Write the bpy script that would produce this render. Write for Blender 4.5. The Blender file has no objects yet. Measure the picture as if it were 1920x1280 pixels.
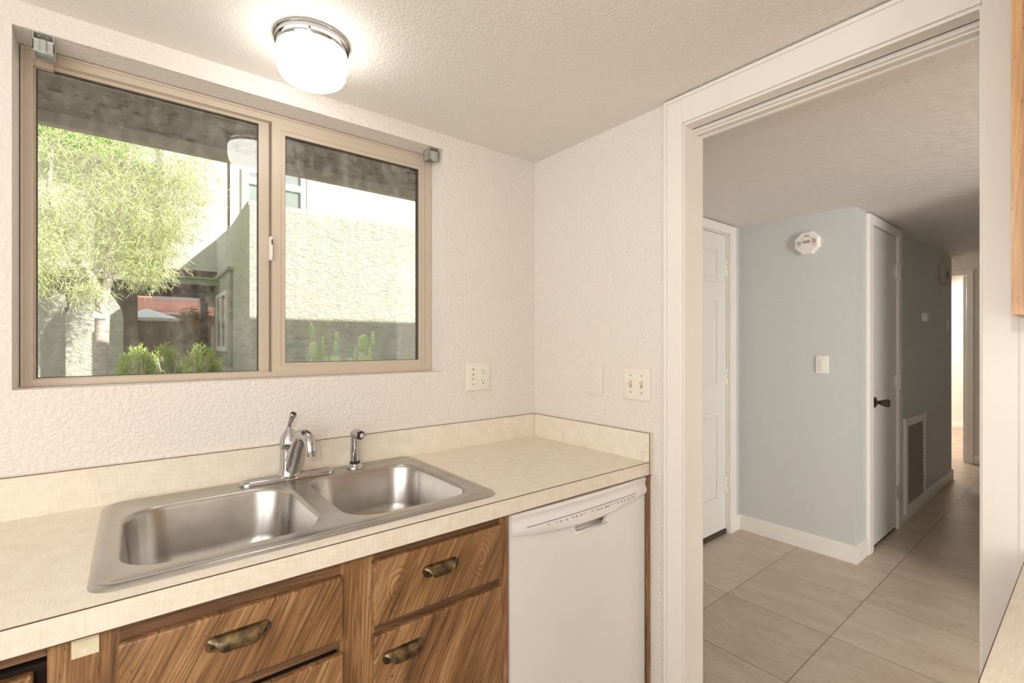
import bpy, bmesh, math, random
from mathutils import Vector, Matrix, Euler
random.seed(7)
sc = bpy.context.scene
col = sc.collection
PI = math.pi

# ------------------------------------------------------------------ materials
def lin(r, g, b):
    f = lambda c: (c/255/12.92) if c/255 <= .04045 else ((c/255+.055)/1.055)**2.4
    return (f(r), f(g), f(b), 1)

class NT:
    def __init__(s, name):
        s.m = bpy.data.materials.new(name); s.m.use_nodes = True
        s.t = s.m.node_tree; s.t.nodes.clear()
        s.out = s.t.nodes.new('ShaderNodeOutputMaterial')
    def n(s, typ, ins=None, **kw):
        nd = s.t.nodes.new(typ)
        for k, v in kw.items(): setattr(nd, k, v)
        for k, v in (ins or {}).items():
            sk = nd.inputs[k]
            if isinstance(v, bpy.types.NodeSocket): s.t.links.new(v, sk)
            else: sk.default_value = v
        return nd
    def math(s, op, a, b=None, c=None):
        ins = {0: a}
        if b is not None: ins[1] = b
        if c is not None: ins[2] = c
        return s.n('ShaderNodeMath', ins, operation=op).outputs[0]
    def ramp(s, fac, stops):
        r = s.n('ShaderNodeValToRGB', {'Fac': fac})
        e = r.color_ramp.elements
        while len(e) > 1: e.remove(e[-1])
        e[0].position, e[0].color = stops[0][0], stops[0][1]
        for p, c in stops[1:]:
            q = e.new(p); q.color = c
        return r.outputs['Color']
    def mix(s, fac, a, b, mode='MIX'):
        nd = s.n('ShaderNodeMix', None, data_type='RGBA', blend_type=mode)
        for k, v in ((0, fac), (6, a), (7, b)):
            if isinstance(v, bpy.types.NodeSocket): s.t.links.new(v, nd.inputs[k])
            else: nd.inputs[k].default_value = v
        return nd.outputs[2]
    def coord(s, scale=(1, 1, 1), rot=(0, 0, 0), loc=(0, 0, 0)):
        tc = s.n('ShaderNodeTexCoord').outputs['Object']
        return s.n('ShaderNodeMapping', {'Vector': tc, 'Scale': scale, 'Rotation': rot, 'Location': loc}).outputs[0]
    def noise(s, vec, scale, detail=3, rough=.5, dist=0):
        return s.n('ShaderNodeTexNoise', {'Vector': vec, 'Scale': scale, 'Detail': detail, 'Roughness': rough, 'Distortion': dist}).outputs[0]
    def bump(s, h, strength=.3, dist=.002):
        return s.n('ShaderNodeBump', {'Height': h, 'Strength': strength, 'Distance': dist}).outputs[0]
    def principled(s, base, rough=.5, metal=0, normal=None, **kw):
        ins = {'Base Color': base, 'Roughness': rough, 'Metallic': metal}
        if normal is not None: ins['Normal'] = normal
        ins.update(kw)
        p = s.n('ShaderNodeBsdfPrincipled', ins)
        s.t.links.new(p.outputs[0], s.out.inputs[0])
        return p

def plain(name, c, rough=.5, metal=0, var=.04, vs=30, **kw):
    k = NT(name); v = k.coord()
    f = k.noise(v, vs, 3)
    lo = tuple(x*(1-var) for x in c[:3])+(1,); hi = tuple(min(1, x*(1+var)) for x in c[:3])+(1,)
    k.principled(k.ramp(f, [(.3, lo), (.7, hi)]), rough, metal, **kw)
    return k.m

def paint(name, c, scale=90, strength=.35, dist=.004, rough=.55):
    k = NT(name); v = k.coord()
    a = k.noise(v, scale, 3, .55, .4)
    b = k.ramp(a, [(.38, (0, 0, 0, 1)), (.62, (1, 1, 1, 1))])
    g = k.noise(v, 3, 2)
    cc = k.mix(k.math('MULTIPLY', g, .12), c, tuple(x*.93 for x in c[:3])+(1,))
    k.principled(cc, rough, 0, k.bump(b, strength, dist))
    return k.m

def stucco(name, c, scale=14, strength=.9, dist=.03, stain=None):
    k = NT(name); v = k.coord(scale=(1, 1, 1.7))
    a = k.noise(v, scale, 8, .62, 1.1)
    b = k.noise(v, scale*3.1, 5, .6, .8)
    h = k.math('ADD', a, k.math('MULTIPLY', b, .45))
    g = k.noise(v, 1.3, 4)
    cc = k.ramp(g, [(.3, tuple(x*.92 for x in c[:3])+(1,)), (.7, c)])
    if stain:
        sv = k.coord(scale=(9, 9, 1.2))
        sm = k.noise(sv, 1.6, 5, .65)
        cc = k.mix(k.ramp(sm, [(.52, (0, 0, 0, 1)), (.62, (1, 1, 1, 1))]), cc, stain)
    k.principled(cc, .9, 0, k.bump(h, strength, dist))
    return k.m

def wood(name, angle, centers=(), light=(188, 150, 106), dark=(80, 57, 37), mid=(142, 104, 67), groove=None):
    """grain running at `angle` (deg from vertical) in the object's xz plane; oval figures round `centers`"""
    k = NT(name)
    tc = k.n('ShaderNodeTexCoord').outputs['Object']
    rv = k.n('ShaderNodeMapping', {'Vector': tc, 'Rotation': (0, math.radians(angle), 0)}).outputs[0]
    st = k.n('ShaderNodeMapping', {'Vector': rv, 'Scale': (1, 1, .07)}).outputs[0]
    warp = k.noise(st, 9, 3, .55)
    sep = k.n('ShaderNodeSeparateXYZ', {'Vector': rv})
    u = k.math('ADD', k.math('ADD', sep.outputs[0], k.math('MULTIPLY', sep.outputs[1], .7)), k.math('MULTIPLY', warp, .16))
    for (cx, cz, rx, rz) in centers:
        s2 = k.n('ShaderNodeSeparateXYZ', {'Vector': tc})
        dx = k.math('DIVIDE', k.math('SUBTRACT', s2.outputs[0], cx), rx)
        dz = k.math('DIVIDE', k.math('SUBTRACT', s2.outputs[2], cz), rz)
        d = k.math('SQRT', k.math('ADD', k.math('MULTIPLY', dx, dx), k.math('MULTIPLY', dz, dz)))
        w2 = k.noise(k.coord(), 14, 2)
        r = k.math('ADD', k.math('MULTIPLY', d, .055), k.math('MULTIPLY', w2, .03))
        f = k.n('ShaderNodeMapRange', {'Value': d, 'From Min': .75, 'From Max': 1.25, 'To Min': 1, 'To Max': 0}).outputs[0]
        u = k.math('ADD', k.math('MULTIPLY', u, k.math('SUBTRACT', 1, f)), k.math('MULTIPLY', r, f))
    bands = k.math('SINE', k.math('MULTIPLY', u, 560))
    bands = k.math('MULTIPLY_ADD', bands, .5, .5)
    fine = k.noise(k.n('ShaderNodeMapping', {'Vector': rv, 'Scale': (1, 1, .03)}).outputs[0], 330, 3, .6)
    broad = k.noise(k.n('ShaderNodeMapping', {'Vector': rv, 'Scale': (1, 1, .1)}).outputs[0], 22, 2, .5)
    mod = k.noise(k.n('ShaderNodeMapping', {'Vector': rv, 'Scale': (1, 1, .15)}).outputs[0], 40, 2, .6)
    bands = k.math('MULTIPLY', bands, k.n('ShaderNodeMapRange', {'Value': mod, 'From Min': .38, 'From Max': .62}).outputs[0])
    t = k.math('ADD', k.math('MULTIPLY', bands, .16), k.math('ADD', k.math('MULTIPLY', fine, .52), k.math('MULTIPLY', broad, .40)))
    c = k.ramp(t, [(.32, lin(*dark)), (.50, lin(*mid)), (.72, lin(*light))])
    pore = k.noise(k.n('ShaderNodeMapping', {'Vector': rv, 'Scale': (1, 1, .35)}).outputs[0], 240, 1, .5)
    c = k.mix(k.ramp(pore, [(.72, (0, 0, 0, 1)), (.80, (.8, .8, .8, 1))]), c, lin(52, 34, 20))
    if groove:
        w, o = groove
        q = k.math('FRACT', k.math('DIVIDE', k.math('ADD', sep.outputs[0], 10*w+o), w))
        e = k.math('MULTIPLY', k.math('MINIMUM', q, k.math('SUBTRACT', 1, q)), w)
        g = k.math('LESS_THAN', e, .0007)
        c = k.mix(k.math('MULTIPLY', g, .8), c, lin(56, 38, 24))
        t = k.math('SUBTRACT', t, k.math('MULTIPLY', g, 1.0))
    k.principled(c, .42, 0, k.bump(t, .2, .001))
    return k.m

def linen(name, c1, c2):
    k = NT(name)
    a = k.noise(k.coord(scale=(1, 1, .06)), 420, 2)
    a2 = k.noise(k.coord(scale=(.06, 1, 1)), 420, 2)
    a3 = k.noise(k.coord(scale=(1, .06, 1)), 420, 2)
    g = k.noise(k.coord(), 26, 3)
    t = k.math('ADD', k.math('MULTIPLY', k.math('ADD', k.math('ADD', a, a2), a3), .26), k.math('MULTIPLY', g, .22))
    k.principled(k.ramp(t, [(.40, c1), (.58, c2)]), .38)
    return k.m

def tilefloor(name):
    k = NT(name); tc = k.n('ShaderNodeTexCoord').outputs['Object']
    sp = k.n('ShaderNodeSeparateXYZ', {'Vector': tc})
    def cell(o, o0, w):
        q = k.math('DIVIDE', k.math('SUBTRACT', o, o0-50*w), w)
        f = k.math('FRACT', q); fl = k.math('FLOOR', q)
        e = k.math('MULTIPLY', k.math('MINIMUM', f, k.math('SUBTRACT', 1, f)), w)
        return e, fl
    ex, fx = cell(sp.outputs[0], .549, .4565); ey, fy = cell(sp.outputs[1], -.825, .462)
    gr = k.math('LESS_THAN', k.math('MINIMUM', ex, ey), .0018)
    cv = k.n('ShaderNodeCombineXYZ', {0: fx, 1: fy, 2: 3.0}).outputs[0]
    wn = k.n('ShaderNodeTexWhiteNoise', {'Vector': cv}).outputs[0]
    off = k.n('ShaderNodeVectorMath', {0: tc, 1: k.n('ShaderNodeVectorMath', {0: cv, 1: (3.1, 1.7, 0)}, operation='MULTIPLY').outputs[0]}, operation='ADD').outputs[0]
    st = k.n('ShaderNodeMapping', {'Vector': off, 'Scale': (2.4, 1, 1)}).outputs[0]
    n1 = k.noise(st, 4.5, 7, .62, .5); n2 = k.noise(st, 22, 6, .6, 1.2)
    t = k.math('ADD', k.math('MULTIPLY', n1, .6), k.math('ADD', k.math('MULTIPLY', n2, .4), k.math('MULTIPLY', k.math('SUBTRACT', wn, .5), .16)))
    c = k.ramp(t, [(.3, lin(168, 152, 135)), (.5, lin(186, 171, 153)), (.72, lin(203, 190, 173))])
    c = k.mix(gr, c, lin(112, 98, 84))
    k.principled(c, .36, 0, k.bump(k.math('SUBTRACT', 1, gr), .25, .002))
    return k.m

def glassmat(name, dirt=0.0):
    k = NT(name)
    tr = k.n('ShaderNodeBsdfTransparent', {'Color': (.95, .97, .955, 1)}).outputs[0]
    gl = k.n('ShaderNodeBsdfGlossy', {'Color': (1, 1, 1, 1), 'Roughness': .0}).outputs[0]
    fr = k.n('ShaderNodeFresnel', {'IOR': 1.5}).outputs[0]
    s = k.n('ShaderNodeMixShader', {0: fr, 1: tr, 2: gl}).outputs[0]
    if dirt:
        v = k.coord(); d = k.noise(v, 38, 5, .65)
        streak = k.noise(k.coord(scale=(1, 1, .12)), 26, 4, .6)
        m = k.math('MULTIPLY', k.ramp(k.math('MULTIPLY', d, streak), [(.2, (0, 0, 0, 1)), (.4, (1, 1, 1, 1))]), dirt)
        df = k.n('ShaderNodeBsdfDiffuse', {'Color': (.75, .72, .68, 1)}).outputs[0]
        s = k.n('ShaderNodeMixShader', {0: m, 1: s, 2: df}).outputs[0]
    k.t.links.new(s, k.out.inputs[0])
    return k.m

def emit(name, c, st):
    k = NT(name); v = k.coord()
    lw = k.n('ShaderNodeLayerWeight', {'Blend': .35}).outputs['Facing']
    e = k.n('ShaderNodeEmission', {'Color': c, 'Strength': st}).outputs[0]
    g = k.n('ShaderNodeBsdfGlossy', {'Roughness': .2}).outputs[0]
    s = k.n('ShaderNodeMixShader', {0: .04, 1: e, 2: g}).outputs[0]
    k.t.links.new(s, k.out.inputs[0]); return k.m

def leafmat(name, c1, c2, tr=.35):
    k = NT(name); v = k.coord()
    f = k.noise(v, 4.5, 4, .6)
    f2 = k.noise(v, 60, 2)
    c = k.ramp(k.math('ADD', k.math('MULTIPLY', f, .6), k.math('MULTIPLY', f2, .4)), [(.36, c1), (.62, c2)])
    d = k.n('ShaderNodeBsdfDiffuse', {'Color': c}).outputs[0]
    t = k.n('ShaderNodeBsdfTranslucent', {'Color': c}).outputs[0]
    s = k.n('ShaderNodeMixShader', {0: tr, 1: d, 2: t}).outputs[0]
    k.t.links.new(s, k.out.inputs[0]); return k.m

def steel(name):
    k = NT(name)
    b = k.noise(k.coord(scale=(.03, 1, 1)), 700, 2)
    g = k.noise(k.coord(), 12, 4, .6)
    c = k.ramp(g, [(.3, (.45, .43, .405, 1)), (.7, (.55, .53, .50, 1))])
    r = k.math('MULTIPLY_ADD', g, .16, .22)
    k.principled(c, r, 1, k.bump(b, .04, .0005))
    return k.m

def bark(name):
    k = NT(name)
    a = k.noise(k.coord(scale=(1, 1, 3.5)), 16, 5, .6, .6)
    c = k.ramp(a, [(.3, lin(120, 100, 88)), (.42, lin(196, 182, 172)), (.7, lin(224, 212, 204))])
    k.principled(c, .85, 0, k.bump(a, .5, .01)); return k.m

def brass(name):
    k = NT(name)
    a = k.noise(k.coord(), 45, 4, .6)
    c = k.ramp(a, [(.32, lin(72, 63, 53)), (.5, lin(118, 102, 76)), (.72, lin(172, 148, 102))])
    k.principled(c, .34, .85); return k.m

M = {}
M['wall'] = paint('wall_paint', lin(232, 225, 217), 95, .42, .004)
M['ceil'] = paint('ceiling_paint', lin(238, 233, 226), 130, .38, .003, .6)
M['hallceil'] = paint('hall_ceiling_paint', lin(232, 227, 221), 22, .25, .006, .6)
M['blue'] = paint('pale_blue_paint', lin(203, 205, 204), 110, .3, .003)
M['trim'] = plain('white_trim_paint', lin(236, 231, 224), .35, 0, .015, 5)
M['door'] = plain('white_door_paint', lin(228, 226, 222), .4, 0, .015, 4)
M['darkbrown'] = plain('dark_gap', lin(70, 60, 50), .8, 0, .1)  # stands in for shade in gaps; plain dark brown elsewhere
M['floor'] = tilefloor('beige_floor_tile')
M['linen'] = linen('cream_linen_laminate', lin(223, 211, 192), lin(239, 231, 216))
M['seam'] = plain('brown_laminate_seam', lin(92, 68, 44), .6)
M['steel'] = steel('brushed_stainless_steel')
M['chrome'] = plain('polished_chrome', (.55, .55, .56, 1), .08, 1, .01)
M['darkrub'] = plain('dark_rubber', lin(40, 38, 36), .6)
M['wood'] = wood('walnut_grain_upright', -2)
M['woodh'] = wood('walnut_grain_level', 88, light=(146, 110, 78), dark=(76, 54, 38), mid=(114, 84, 60))
M['woodd'] = wood('walnut_grain_slanted', -29, groove=(.078, .012))
M['woode'] = wood('walnut_grain_slanted_door', -29, groove=(.074, .05))
M['woodo'] = wood('walnut_grain_oval', -29, centers=((-.118, .742, .045, .07), (.105, .752, .05, .075)), groove=(.074, .03))
M['oak'] = wood('golden_oak', 1, light=(208, 166, 118), dark=(166, 122, 80), mid=(194, 150, 102))
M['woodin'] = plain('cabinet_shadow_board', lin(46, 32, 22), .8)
M['brass'] = brass('antique_brass')
M['white'] = plain('white_appliance_enamel', lin(234, 230, 226), .3, 0, .012, 6)
M['grey'] = plain('grey_print', lin(150, 146, 142), .6)
M['ivory'] = plain('ivory_plastic', lin(234, 227, 215), .35, 0, .015)
M['tan'] = plain('tan_plastic', lin(190, 168, 120), .4)
M['dark'] = plain('dark_plastic', lin(48, 42, 38), .5)
M['cream'] = plain('cream_sticker_paper', lin(226, 216, 184), .7, 0, .05, 60)
M['wintan'] = plain('tan_aluminium', lin(200, 185, 166), .4, .0, .02, 8)
M['winedge'] = plain('dark_gasket', lin(70, 66, 60), .7)
M['gapbrown'] = plain('brown_gap_shade', lin(128, 112, 96), .7)  # brown tone imitating the shaded gap between the window stiles
M['glass'] = glassmat('window_glass', .10)
M['glass2'] = glassmat('window_glass_streaked', .16)
M['galv'] = plain('galvanised_steel', (.62, .66, .64, 1), .32, .9, .08)
M['shade'] = emit('lit_opal_glass', (1, .965, .91, 1), 10.5)
M['plasticw'] = plain('white_plastic', lin(236, 232, 224), .4, 0, .01)
M['chime'] = plain('beige_grey_plastic', lin(196, 186, 172), .5, 0, .03)
M['lcd'] = plain('grey_display', lin(166, 160, 152), .3)
M['red'] = plain('red_print', lin(150, 84, 76), .6)
M['bronze'] = plain('dark_bronze', lin(84, 70, 60), .3, .8, .08)
M['hinge'] = plain('satin_nickel', (.62, .6, .57, 1), .35, .9)
M['louver'] = plain('grey_painted_steel', lin(150, 142, 134), .5)
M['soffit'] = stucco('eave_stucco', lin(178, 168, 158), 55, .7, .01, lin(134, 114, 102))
M['fascia'] = plain('eave_board', lin(206, 196, 184), .8, 0, .06, 8)
M['stucco'] = stucco('cream_stucco', lin(228, 227, 212), 12, 1.0, .04)
M['stucco2'] = stucco('cream_stucco_fine', lin(228, 226, 212), 20, .7, .02)
M['pinkish'] = plain('cream_window_board', lin(222, 206, 188), .8, 0, .03)
M['green'] = plain('sage_green_board', lin(158, 164, 142), .8, 0, .05, 9)
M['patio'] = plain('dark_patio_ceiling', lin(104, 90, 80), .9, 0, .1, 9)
M['patiowall'] = plain('brown_grey_wall', lin(206, 192, 180), .9, 0, .08, 6)
M['vinyl'] = plain('white_vinyl', lin(236, 234, 228), .5)
M['paneo'] = plain('grey_window_glass', lin(150, 158, 156), .12, 0, .08, 3)
M['panedark'] = plain('dark_window_glass', lin(86, 88, 84), .12, 0, .1, 4)
M['bark'] = bark('pale_smooth_bark')
M['leaf'] = leafmat('willow_leaf', lin(188, 198, 138), lin(242, 242, 200))
M['leaf2'] = leafmat('shrub_leaf', lin(160, 186, 96), lin(222, 232, 150))
M['leaf3'] = leafmat('far_tree_leaf', lin(130, 175, 50), lin(190, 225, 90))
M['leafd'] = leafmat('dark_shrub_leaf', lin(84, 84, 52), lin(150, 140, 84))
M['orange'] = plain('orange_petal', lin(240, 120, 70), .7)
M['cactus'] = plain('cactus_skin', lin(208, 230, 170), .6, 0, .12, 14)
M['ground'] = stucco('courtyard_gravel', lin(186, 172, 150), 30, .5, .02)
M['clay'] = plain('red_clay_roof', lin(220, 150, 130), .8, 0, .12, 6)
M['pinkroof'] = plain('pale_pink_fascia', lin(238, 206, 212), .7)
M['canvas'] = plain('white_canvas', lin(236, 240, 244), .8)

# ------------------------------------------------------------------ mesh helpers
def B(): return bmesh.new()
def box(bm, x0, x1, y0, y1, z0, z1, bev=0, seg=2):
    r = bmesh.ops.create_cube(bm, size=1)
    for v in r['verts']:
        v.co = Vector((x0+(v.co.x+.5)*(x1-x0), y0+(v.co.y+.5)*(y1-y0), z0+(v.co.z+.5)*(z1-z0)))
    if bev:
        es = list({e for v in r['verts'] for e in v.link_edges})
        bmesh.ops.bevel(bm, geom=es, offset=bev, segments=seg, affect='EDGES', profile=.5)
def prism(bm, pts, axis, a, b):
    """pts: 2-D outline in the two other axes (order xyz without axis)"""
    def mk(p, w):
        if axis == 'x': return (w, p[0], p[1])
        if axis == 'y': return (p[0], w, p[1])
        return (p[0], p[1], w)
    v0 = [bm.verts.new(mk(p, a)) for p in pts]; v1 = [bm.verts.new(mk(p, b)) for p in pts]
    bm.faces.new(v0); bm.faces.new(list(reversed(v1)))
    n = len(pts)
    for i in range(n): bm.faces.new((v0[i], v1[i], v1[(i+1) % n], v0[(i+1) % n]))
def ring(bm, O, I, axis, a, b):
    """rectangular ring: O,I = (u0,u1,w0,w1)"""
    def mk(u, w, d):
        return {'x': (d, u, w), 'y': (u, d, w), 'z': (u, w, d)}[axis]
    def loop(R, d):
        return [bm.verts.new(mk(u, w, d)) for u, w in ((R[0], R[2]), (R[1], R[2]), (R[1], R[3]), (R[0], R[3]))]
    oa, ia, ob, ib = loop(O, a), loop(I, a), loop(O, b), loop(I, b)
    for i in range(4):
        j = (i+1) % 4
        bm.faces.new((oa[i], oa[j], ia[j], ia[i])); bm.faces.new((ob[j], ob[i], ib[i], ib[j]))
        bm.faces.new((oa[j], oa[i], ob[i], ob[j])); bm.faces.new((ia[i], ia[j], ib[j], ib[i]))
def lathe(bm, prof, c, axis=(0, 0, 1), n=32, cap=True):
    ax = Vector(axis).normalized(); q = Vector((0, 0, 1)).rotation_difference(ax); c = Vector(c)
    rows = []
    for r, h in prof:
        rows.append([bm.verts.new(c+q @ Vector((r*math.cos(2*PI*i/n), r*math.sin(2*PI*i/n), h))) for i in range(n)])
    for a, b in zip(rows, rows[1:]):
        for i in range(n): bm.faces.new((a[i], a[(i+1) % n], b[(i+1) % n], b[i]))
    if cap:
        bm.faces.new(list(reversed(rows[0]))); bm.faces.new(rows[-1])
def tube(bm, pts, rad, n=12, cap=True, flat=1.0):
    pts = [Vector(p) for p in pts]
    if not hasattr(rad, '__len__'): rad = [rad]*len(pts)
    rows = []; up = None
    for i, p in enumerate(pts):
        t = (pts[min(i+1, len(pts)-1)]-pts[max(i-1, 0)]).normalized()
        if up is None: up = t.orthogonal().normalized()
        up = (up-t*up.dot(t)).normalized(); sd = t.cross(up)
        rows.append([bm.verts.new(p+rad[i]*(math.cos(2*PI*k/n)*up+flat*math.sin(2*PI*k/n)*sd)) for k in range(n)])
    for a, b in zip(rows, rows[1:]):
        for k in range(n): bm.faces.new((a[k], a[(k+1) % n], b[(k+1) % n], b[k]))
    if cap: bm.faces.new(list(reversed(rows[0]))); bm.faces.new(rows[-1])
def bez(p0, p1, p2, p3, n=12):
    P = [Vector(p) for p in (p0, p1, p2, p3)]; o = []
    for i in range(n+1):
        t = i/n; o.append((1-t)**3*P[0]+3*(1-t)**2*t*P[1]+3*(1-t)*t*t*P[2]+t**3*P[3])
    return o
def rrect(x0, x1, y0, y1, r, n=6):
    o = []
    for cx, cy, a0 in ((x1-r, y1-r, 0), (x0+r, y1-r, 90), (x0+r, y0+r, 180), (x1-r, y0+r, 270)):
        for i in range(n+1):
            a = math.radians(a0+90*i/n); o.append((cx+r*math.cos(a), cy+r*math.sin(a)))
    return o
def textmesh(body, size, mw, extr=.0004):
    c = bpy.data.curves.new('txt', 'FONT'); c.body = body; c.size = size; c.extrude = extr; c.align_x = 'CENTER'; c.align_y = 'CENTER'; c.resolution_u = 2
    o = bpy.data.objects.new('txt', c); col.objects.link(o)
    dg = bpy.context.evaluated_depsgraph_get(); me = bpy.data.meshes.new_from_object(o.evaluated_get(dg))
    bpy.data.objects.remove(o); bpy.data.curves.remove(c)
    bm = bmesh.new(); bm.from_mesh(me); bpy.data.meshes.remove(me); bm.transform(mw); return bm

# ------------------------------------------------------------------ object helpers
ORG = {}
def obj(name, bm, mat, parent=None, smooth=False, label=None):
    off = ORG[parent.name] if parent is not None else Vector((0, 0, 0))
    bmesh.ops.recalc_face_normals(bm, faces=bm.faces[:])
    me = bpy.data.meshes.new(name)
    if parent is None:
        off = Vector((0, 0, 0))
    if off.length: bmesh.ops.translate(bm, verts=bm.verts[:], vec=-off)
    bm.to_mesh(me); bm.free()
    if smooth:
        me.polygons.foreach_set('use_smooth', [True]*len(me.polygons))
        if smooth != 'all':
            me.set_sharp_from_angle(angle=math.radians(38))
    me.materials.append(mat)
    o = bpy.data.objects.new(name, me); col.objects.link(o)
    if parent is not None: o.parent = parent
    ORG[o.name] = off
    if label: o['label'] = label
    return o
def tag(o, label, cat, group=None, kind=None):
    o['label'] = label; o['category'] = cat
    if group: o['group'] = group
    if kind: o['kind'] = kind
    return o
def thing(name, label, cat, loc=(0, 0, 0), group=None):
    o = bpy.data.objects.new(name, None); col.objects.link(o); o.location = loc; o.empty_display_size = .05
    ORG[o.name] = Vector(loc); return tag(o, label, cat, group)
def struct(name, bm, mat, smooth=False):
    o = obj(name, bm, mat, None, smooth); o['kind'] = 'structure'; return o
def structroot(name, loc=(0, 0, 0)):
    o = bpy.data.objects.new(name, None); col.objects.link(o); o.location = loc; o.empty_display_size = .05
    ORG[o.name] = Vector(loc); o['kind'] = 'structure'; return o
def bx(name, mat, parent, *a, **k):
    b = B(); box(b, *a, **k); return obj(name, b, mat, parent, smooth=bool(k.get('bev')))
def bxs(name, mat, *a, **k):
    b = B(); box(b, *a, **k); return struct(name, b, mat)

ZC = .885; ZT = 2.09; YF = -.612

# ================================================================== SETTING: kitchen
WX0, WX1, WZ0, WZ1 = -1.615, -.467, 1.181, 2.031
b = B(); ring(b, (-2.9, .0, 0, 2.3), (WX0, WX1, WZ0, WZ1), 'y', 0, .17); struct('wall_north', b, M['wall'])
b = B()
box(b, 0, .1, -.731, .17, 0, 2.3); box(b, 0, .1, -3.3, -1.422, 0, 2.3); box(b, 0, .1, -1.422, -.731, 1.999, 2.3)
struct('wall_east', b, M['wall'])
b = B(); ring(b, (-3.3, .17, 0, 2.3), (-2.7, -1.0, .9, 2.0), 'x', -3.0, -2.9); struct('wall_west', b, M['wall'])  # opening added to hold the west fill lamp
b = B(); ring(b, (-3.0, .1, 0, 2.3), (-2.87, -2.15, .7, 2.0), 'y', -3.4, -3.3); struct('wall_south', b, M['wall'])  # opening added for the south fill lamp
bxs('ceiling', M['ceil'], -3.0, .0, -3.4, 0, ZT, 2.3)
bxs('floor', M['floor'], -3.0, 9.2, -6.0, 2.0, -.1, 0)

# doorway casing and pocket-door head
b = B()
box(b, -.016, -.0002, -.7305, -.666, 0, 2.086, .002); box(b, -.016, -.0002, -1.487, -1.4225, 0, 2.086, .002)
box(b, -.016, -.0002, -1.4224, -.7306, 1.9992, 2.086, .002)
box(b, -.021, -.0161, -.677, -.6662, 0, 2.0742, .002); box(b, -.021, -.0161, -1.4868, -1.476, 0, 2.0742, .002)
box(b, -.021, -.0161, -1.4868, -.6662, 2.0744, 2.0858, .002)
struct('trim_1', b, M['trim'])
b = B()
box(b, -.004, .104, -.735, -.7305, 0, 2.0); box(b, -.004, .104, -1.4225, -1.418, 0, 2.0)
struct('trim_2', b, M['trim'])
b = B()
box(b, -.006, .038, -1.42, -.733, 1.992, 1.9995, .001); box(b, .050, .106, -1.42, -.733, 1.985, 1.9995, .001)
box(b, .062, .074, -1.42, -.733, 1.980, 1.985, .001); box(b, .094, .108, -1.42, -.733, 1.978, 1.986, .002)
struct('trim_3', b, M['trim'])
b = B(); box(b, .038, .050, -1.42, -.733, 1.9965, 1.9992); struct('slot_shade', b, M['darkbrown'])  # dark strip imitating the shade inside the pocket-door slot
b = B(); box(b, .1005, .116, -.731, -.666, 0, 2.07, .003)
struct('trim_5', b, M['trim'])

# ================================================================== window
win = structroot('window_1', (WX0, .12, WZ0))
b = B(); ring(b, (-1.613, -.469, 1.182, 2.029), (-1.591, -.494, 1.198, 2.004), 'y', .094, .15)
ring(b, (-1.613, -.469, 1.182, 2.029), (-1.607, -.4755, 1.1855, 2.0225), 'y', .0905, .096)
obj('frame', b, M['wintan'], win)
b = B(); ring(b, (-1.592, -1.030, 1.197, 2.006), (-1.588, -1.080, 1.201, 1.995), 'y', .112, .145)
fx = obj('fixed_sash', b, M['wintan'], win)
b = B(); ring(b, (-1.588, -1.080, 1.201, 1.995), (-1.5865, -1.082, 1.2025, 1.9935), 'y', .118, .132); obj('gasket', b, M['winedge'], fx)
bx('pane', M['glass'], fx, -1.5875, -1.0805, .122, .126, 1.202, 1.9945)
b = B(); ring(b, (-1.045, -.495, 1.198, 2.004), (-1.005, -.521, 1.226, 1.971), 'y', .097, .121)
ring(b, (-1.045, -.495, 1.198, 2.004), (-1.019, -.508, 1.2145, 1.985), 'y', .0945, .099)
sl = obj('sliding_sash', b, M['wintan'], win)
b = B(); ring(b, (-1.005, -.521, 1.226, 1.971), (-1.0035, -.5245, 1.2275, 1.9685), 'y', .1, .118); obj('gasket', b, M['winedge'], sl)
bx('pane', M['glass2'], sl, -1.0045, -.5215, .106, .110, 1.2265, 1.9705)
# latch on the meeting stile
b = B(); box(b, -1.0535, -1.0445, .082, .112, 1.556, 1.632, .003); la = obj('latch', b, M['ivory'], win, True)
b = B(); box(b, -1.049, -1.0455, .079, .083, 1.567, 1.604, .0012); obj('thumb_lever', b, M['plasticw'], la, True)
b = B(); box(b, -1.049, -1.0455, .0805, .0825, 1.606, 1.622); obj('slot', b, M['dark'], la)
bx('stile_gap_shade', M['gapbrown'], win, -1.0505, -1.0452, .1105, .1125, 1.199, 2.003)  # strip added to imitate the dark gap where the stiles meet
bx('head_stop', M['wintan'], win, -1.592, -1.555, .1, .118, 1.990, 2.005)

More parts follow.
